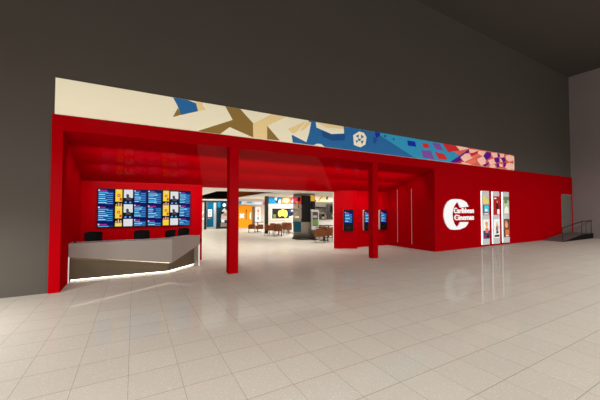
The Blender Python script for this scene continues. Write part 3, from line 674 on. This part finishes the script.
m = MB(); curved(m, -72, -20, 1.95, 2.3, .630, lc('red'), 8); curved(m, -70, -50, 2.0, 2.25, .633, lc('pink'), 3); curved(m, -40, -28, 2.1, 2.3, .633, VD, 3); curved(m, -55, -42, 1.96, 2.1, .635, lc('gold'), 3); m.build('mural_wrap', pl)
m = MB(); curved(m, -72, -20, 1.66, 1.93, .632, MIR); curved(m, -40, -34, 1.72, 1.86, .634, DARKM, 2); curved(m, -72, -20, 1.16, 1.6, .632, STEEL); curved(m, -60, -35, 1.2, 1.26, .634, lf('warm_light', (230, 225, 190)), 4); m.build('ticket_panel', pl)
m = MB(); curved(m, 26, 72, 2.1, 2.42, .632, lc('gold')); curved(m, 26, 72, 1.66, 2.1, .634, BLACK); m.build('upper_panel', pl)
t = thing('poster_stand', 'pale framed poster stand with green picture in front of the pillar', 'poster stand', (8.62, 13.70, 0), -.55)
MB().box(-.20, .20, -.03, .03, .55, 1.62, mat('stand_frame', (190, 188, 184), rough=.4, noise=.03), bev=.006).build('frame', t)
g = MB(); g.rect(-.15, .15, .75, 1.52, -.031, lf('picture_dark', (64, 60, 56))); g.rect(-.13, .14, .8, 1.1, -.032, lf('picture_green', (84, 122, 60))); g.rect(-.12, .1, 1.2, 1.32, -.032, lf('picture_pale', (150, 140, 140))); g.build('picture', t)
MB().cyl(0, 0, .02, .56, .05, STEEL, 14).build('pole', t); MB().cyl(0, 0, 0, .02, .2, DARKM, 24).build('base', t)

# concession area on the right
structure(MB().box(9.2, 13.9, 16.2, 16.3, 0, LZ-.002, LW).build('wall_lobby_concession'))
t = thing('range_hood', 'grey slanted hood above the concession counter behind the brown chairs', 'hood', (10.2, 16.2, 1.72))
HD = mat('hood_grey', (132, 126, 118), rough=.5, metal=.3, noise=.05)
MB().prism([(-.55, .38), (2.4, .38), (2.4, -.1), (.9, .02), (-.55, .1)], -.6, -.002, HD, 'y').build('canopy', t)
MB().prism([(-.55, .1), (.9, .0), (.9, -.05), (-.55, .05)], -.63, -.601, BLACK, 'y').build('edge_band', t)
t = thing('concession_counter', 'white concession counter behind the brown lobby chairs', 'counter', (9.4, 15.2, 0))
MB().box(0, 3.4, 0, .5, .08, 1.0, mat('white_counter_front', (232, 230, 226), rough=.4, noise=.02)).build('body', t); MB().box(-.02, 3.42, -.03, .53, 1.0, 1.04, STEEL).build('worktop', t); MB().box(.03, 3.37, .03, .48, 0, .08, DARKM).build('plinth', t)
def machine(x, w, h, mt, name, lab, cat):
    t = thing(name, lab, cat, (x, 15.37, 1.04)); MB().box(0, w, -.18, .18, 0, h, mt, bev=.01).build('body', t)
    MB().box(.05*w, .95*w, -.19, -.18, .45*h, .85*h, BLACK).build('panel', t); MB().box(.2*w, .8*w, -.21, -.18, .12*h, .3*h, CHROME).build('tray', t)
machine(9.55, .34, .36, DARKM, 'coffee_machine', 'dark machine on the concession counter next to the pillar', 'machine')
machine(10.02, .22, .38, STEEL, 'drink_dispenser', 'small steel dispenser on the concession counter', 'machine')
machine(10.62, .66, .96, mat('cabinet_grey', (74, 70, 66), rough=.5, noise=.05), 'counter_cabinet', 'tall dark grey cabinet on the concession counter by the red jamb', 'machine')

# lobby chairs and tables
def make_lchair(label, loc, rz):
    t = thing('tub_chair', label, 'chair', loc, rz, 'brown tub chairs in the lobby')
    # seat faces -Y
    MB().box(-.22, .22, -.22, .17, .36, .44, BROWN, bev=.02).build('seat', t)
    m = MB(); n = 12
    prof = []
    for i in range(n+1):
        a = PI*(i/n); c_, s_ = math.cos(a), math.sin(a); x = .26*math.copysign(abs(c_)**.45, c_); y = -.02+.23*abs(s_)**.45
        prof.append((x, y, .60+.12*math.sin(a)))
    pr = [(.26, -.22, .60)]+prof+[(-.26, -.22, .60)]
    for (x0, y0, z0), (x1, y1, z1) in zip(pr, pr[1:]):
        def inn(x, y): return (x*.86, (y if y < -.1 else y*.86))
        a, b = inn(x0, y0), inn(x1, y1)
        m.hexa([(x0, y0, .32), (x1, y1, .32), (b[0], b[1], .32), (a[0], a[1], .32), (x0, y0, z0), (x1, y1, z1), (b[0], b[1], z1), (a[0], a[1], z0)], BROWN)
    m.build('backrest', t)
    for sx in (-1, 1):
        for sy in (-1, 1):
            MB().tube([(sx*.22, sy*.18, .33), (sx*.23, sy*.2, 0)], .012, DARKM, 8).build('leg', t)
    return t
proto = None
def lchair(x, y, rz, label):
    global proto
    if proto is None: proto = make_lchair(label, (x, y, 0), rz); return proto
    return dup(proto, (x, y, 0), rz, label)
tproto = None
WT = mat('dark_wood_top', (70, 44, 30), rough=.4, noise=.15, nscale=6)
def ltable(x, y, label):
    global tproto
    if tproto is None:
        t = tproto = thing('cafe_table', label, 'table', (x, y, 0), .3, 'small lobby tables')
        MB().box(-.33, .33, -.33, .33, .69, .72, WT, bev=.006).build('table_top', t); MB().cyl(0, 0, .02, .69, .035, DARKM, 14).build('pedestal', t); MB().cyl(0, 0, 0, .02, .25, DARKM, 24).build('base', t)
        return t
    return dup(tproto, (x, y, 0), .3, label)
ltable(8.86, 13.2, 'small dark table among the brown chairs beside the red jamb')
lchair(8.06, 12.38, 2.75, 'brown tub chair with its back to the hall, closest to the steel pillar')
lchair(8.80, 12.55, 3.0, 'brown tub chair with its back to the hall, against the red jamb')
lchair(9.27, 13.95, -.4, 'brown tub chair on the far side of the table near the red jamb')
lchair(9.52, 13.25, -1.4, 'brown tub chair facing the steel pillar, behind the red jamb')
ltable(9.95, 14.35, 'small dark table in front of the white concession counter')
lchair(9.55, 14.78, -.5, 'brown tub chair against the white concession counter')
lchair(10.62, 14.3, -1.5, 'brown tub chair at the table before the concession counter, by the jamb')
ltable(8.05, 17.15, 'small dark table among brown chairs below the display window')
lchair(7.66, 16.45, 2.75, 'brown tub chair with its back to the hall, below the yellow poster')
lchair(7.44, 17.3, 1.7, 'brown tub chair beside the dark column, turned to the table')
lchair(8.05, 17.9, .1, 'brown tub chair on the far side of the table below the yellow poster')
lchair(8.72, 17.2, -1.5, 'brown tub chair half hidden behind the steel pillar')
ltable(9.3, 18.15, 'small dark table under the display window beside the pillar')
lchair(9.35, 18.72, 0, 'brown tub chair against the wall under the dark window pane')
ltable(7.85, 20.3, 'small dark table in front of the rounded white poster')
lchair(7.24, 19.9, 2.9, 'brown tub chair in front of the doorway recess near the orange shop front').scale = (.9, .9, .82)
lchair(7.62, 19.35, 3.2, 'brown tub chair in front of the rounded white poster').scale = (.9, .9, .82)

# ------------------------------------------------------------------ lights
def area(name, loc, size, power, rgb=(1, .96, .9), spread=180, rot=(0, 0, 0), shape='DISK', size_y=None):
    l = bpy.data.lights.new(name, 'AREA'); l.energy = power; l.color = rgb; l.shape = shape; l.size = size; l.spread = math.radians(spread)
    if size_y: l.size_y = size_y
    o = bpy.data.objects.new(name, l); COL.objects.link(o); o.location = loc; o.rotation_euler = rot; return o
for x, y, z, p in HALL: area('hall_ceiling_lamp', (x, y, z), 1.2, p, (1, .965, .925), HSPREAD)
for x, y, sx, sy, p in LOBBY: area('lobby_ceiling_panel', (x, y, LZ-.02), sx, p, (1, .96, .91), LOBS, (0, 0, 0), 'RECTANGLE', sy)
area('recess_fill_light', (4.5, 7.95, 2.78), 11, RECESS_FILL, (1, .95, .9), 170, (math.radians(66), 0, 0), 'RECTANGLE', .06)  # added unseen lamp, lifts the red inside the recess
for x in (8.75, 9.75): area('portal_downlight', (x, 9.75, zs(9.75)-.03),   .12, 2, (1, .93, .87), 110)
area('wall_fill_light', (-3.7, 5.4, 1.9), .5, WALL_FILL, (1, .98, .95), 170)  # added unseen lamp, brightens the foot of the left grey wall
area('rear_fill_light', (4.6, -14.3, 2.8), 36, REAR_FILL, (1, .97, .94), 180, (PI/2, 0, 0), 'RECTANGLE', 5)  # added fill light behind the camera for facade and recess
area('back_wall_fill_light', (4.5, 8.85, 2.72), 11, 48, (1, .95, .9), 130, (math.radians(52), 0, 0), 'RECTANGLE', .05)  # added unseen lamp, evens out the red back wall
W = bpy.data.worlds.new('world'); S.world = W; W.use_nodes = True
W.node_tree.nodes['Background'].inputs[0].default_value = (.5, .48, .46, 1); W.node_tree.nodes['Background'].inputs[1].default_value = .1

# ------------------------------------------------------------------ camera and colour
cam = bpy.data.cameras.new('camera'); co = bpy.data.objects.new('camera', cam); COL.objects.link(co)
cam.sensor_width = 36; cam.lens = 295.846*36/600; cam.clip_end = 200
p_, yaw, rl = 0.0285, 0.5103, 0.0015
fw = Vector((math.sin(yaw)*math.cos(p_), math.cos(yaw)*math.cos(p_), math.sin(p_)))
rt = Vector((math.cos(yaw), -math.sin(yaw), 0)); up = rt.cross(fw)
rt, up = rt*math.cos(rl)+up*math.sin(rl), -rt*math.sin(rl)+up*math.cos(rl)
co.matrix_world = Matrix(((rt.x, up.x, -fw.x, 0), (rt.y, up.y, -fw.y, 0), (rt.z, up.z, -fw.z, 1.7), (0, 0, 0, 1)))
S.camera = co
vs = S.view_settings; vs.view_transform = 'Standard'; vs.look = 'None'; vs.gamma = 1; vs.use_curve_mapping = False; vs.exposure = 0
S.cycles.max_bounces = 8; S.cycles.sample_clamp_indirect = 6
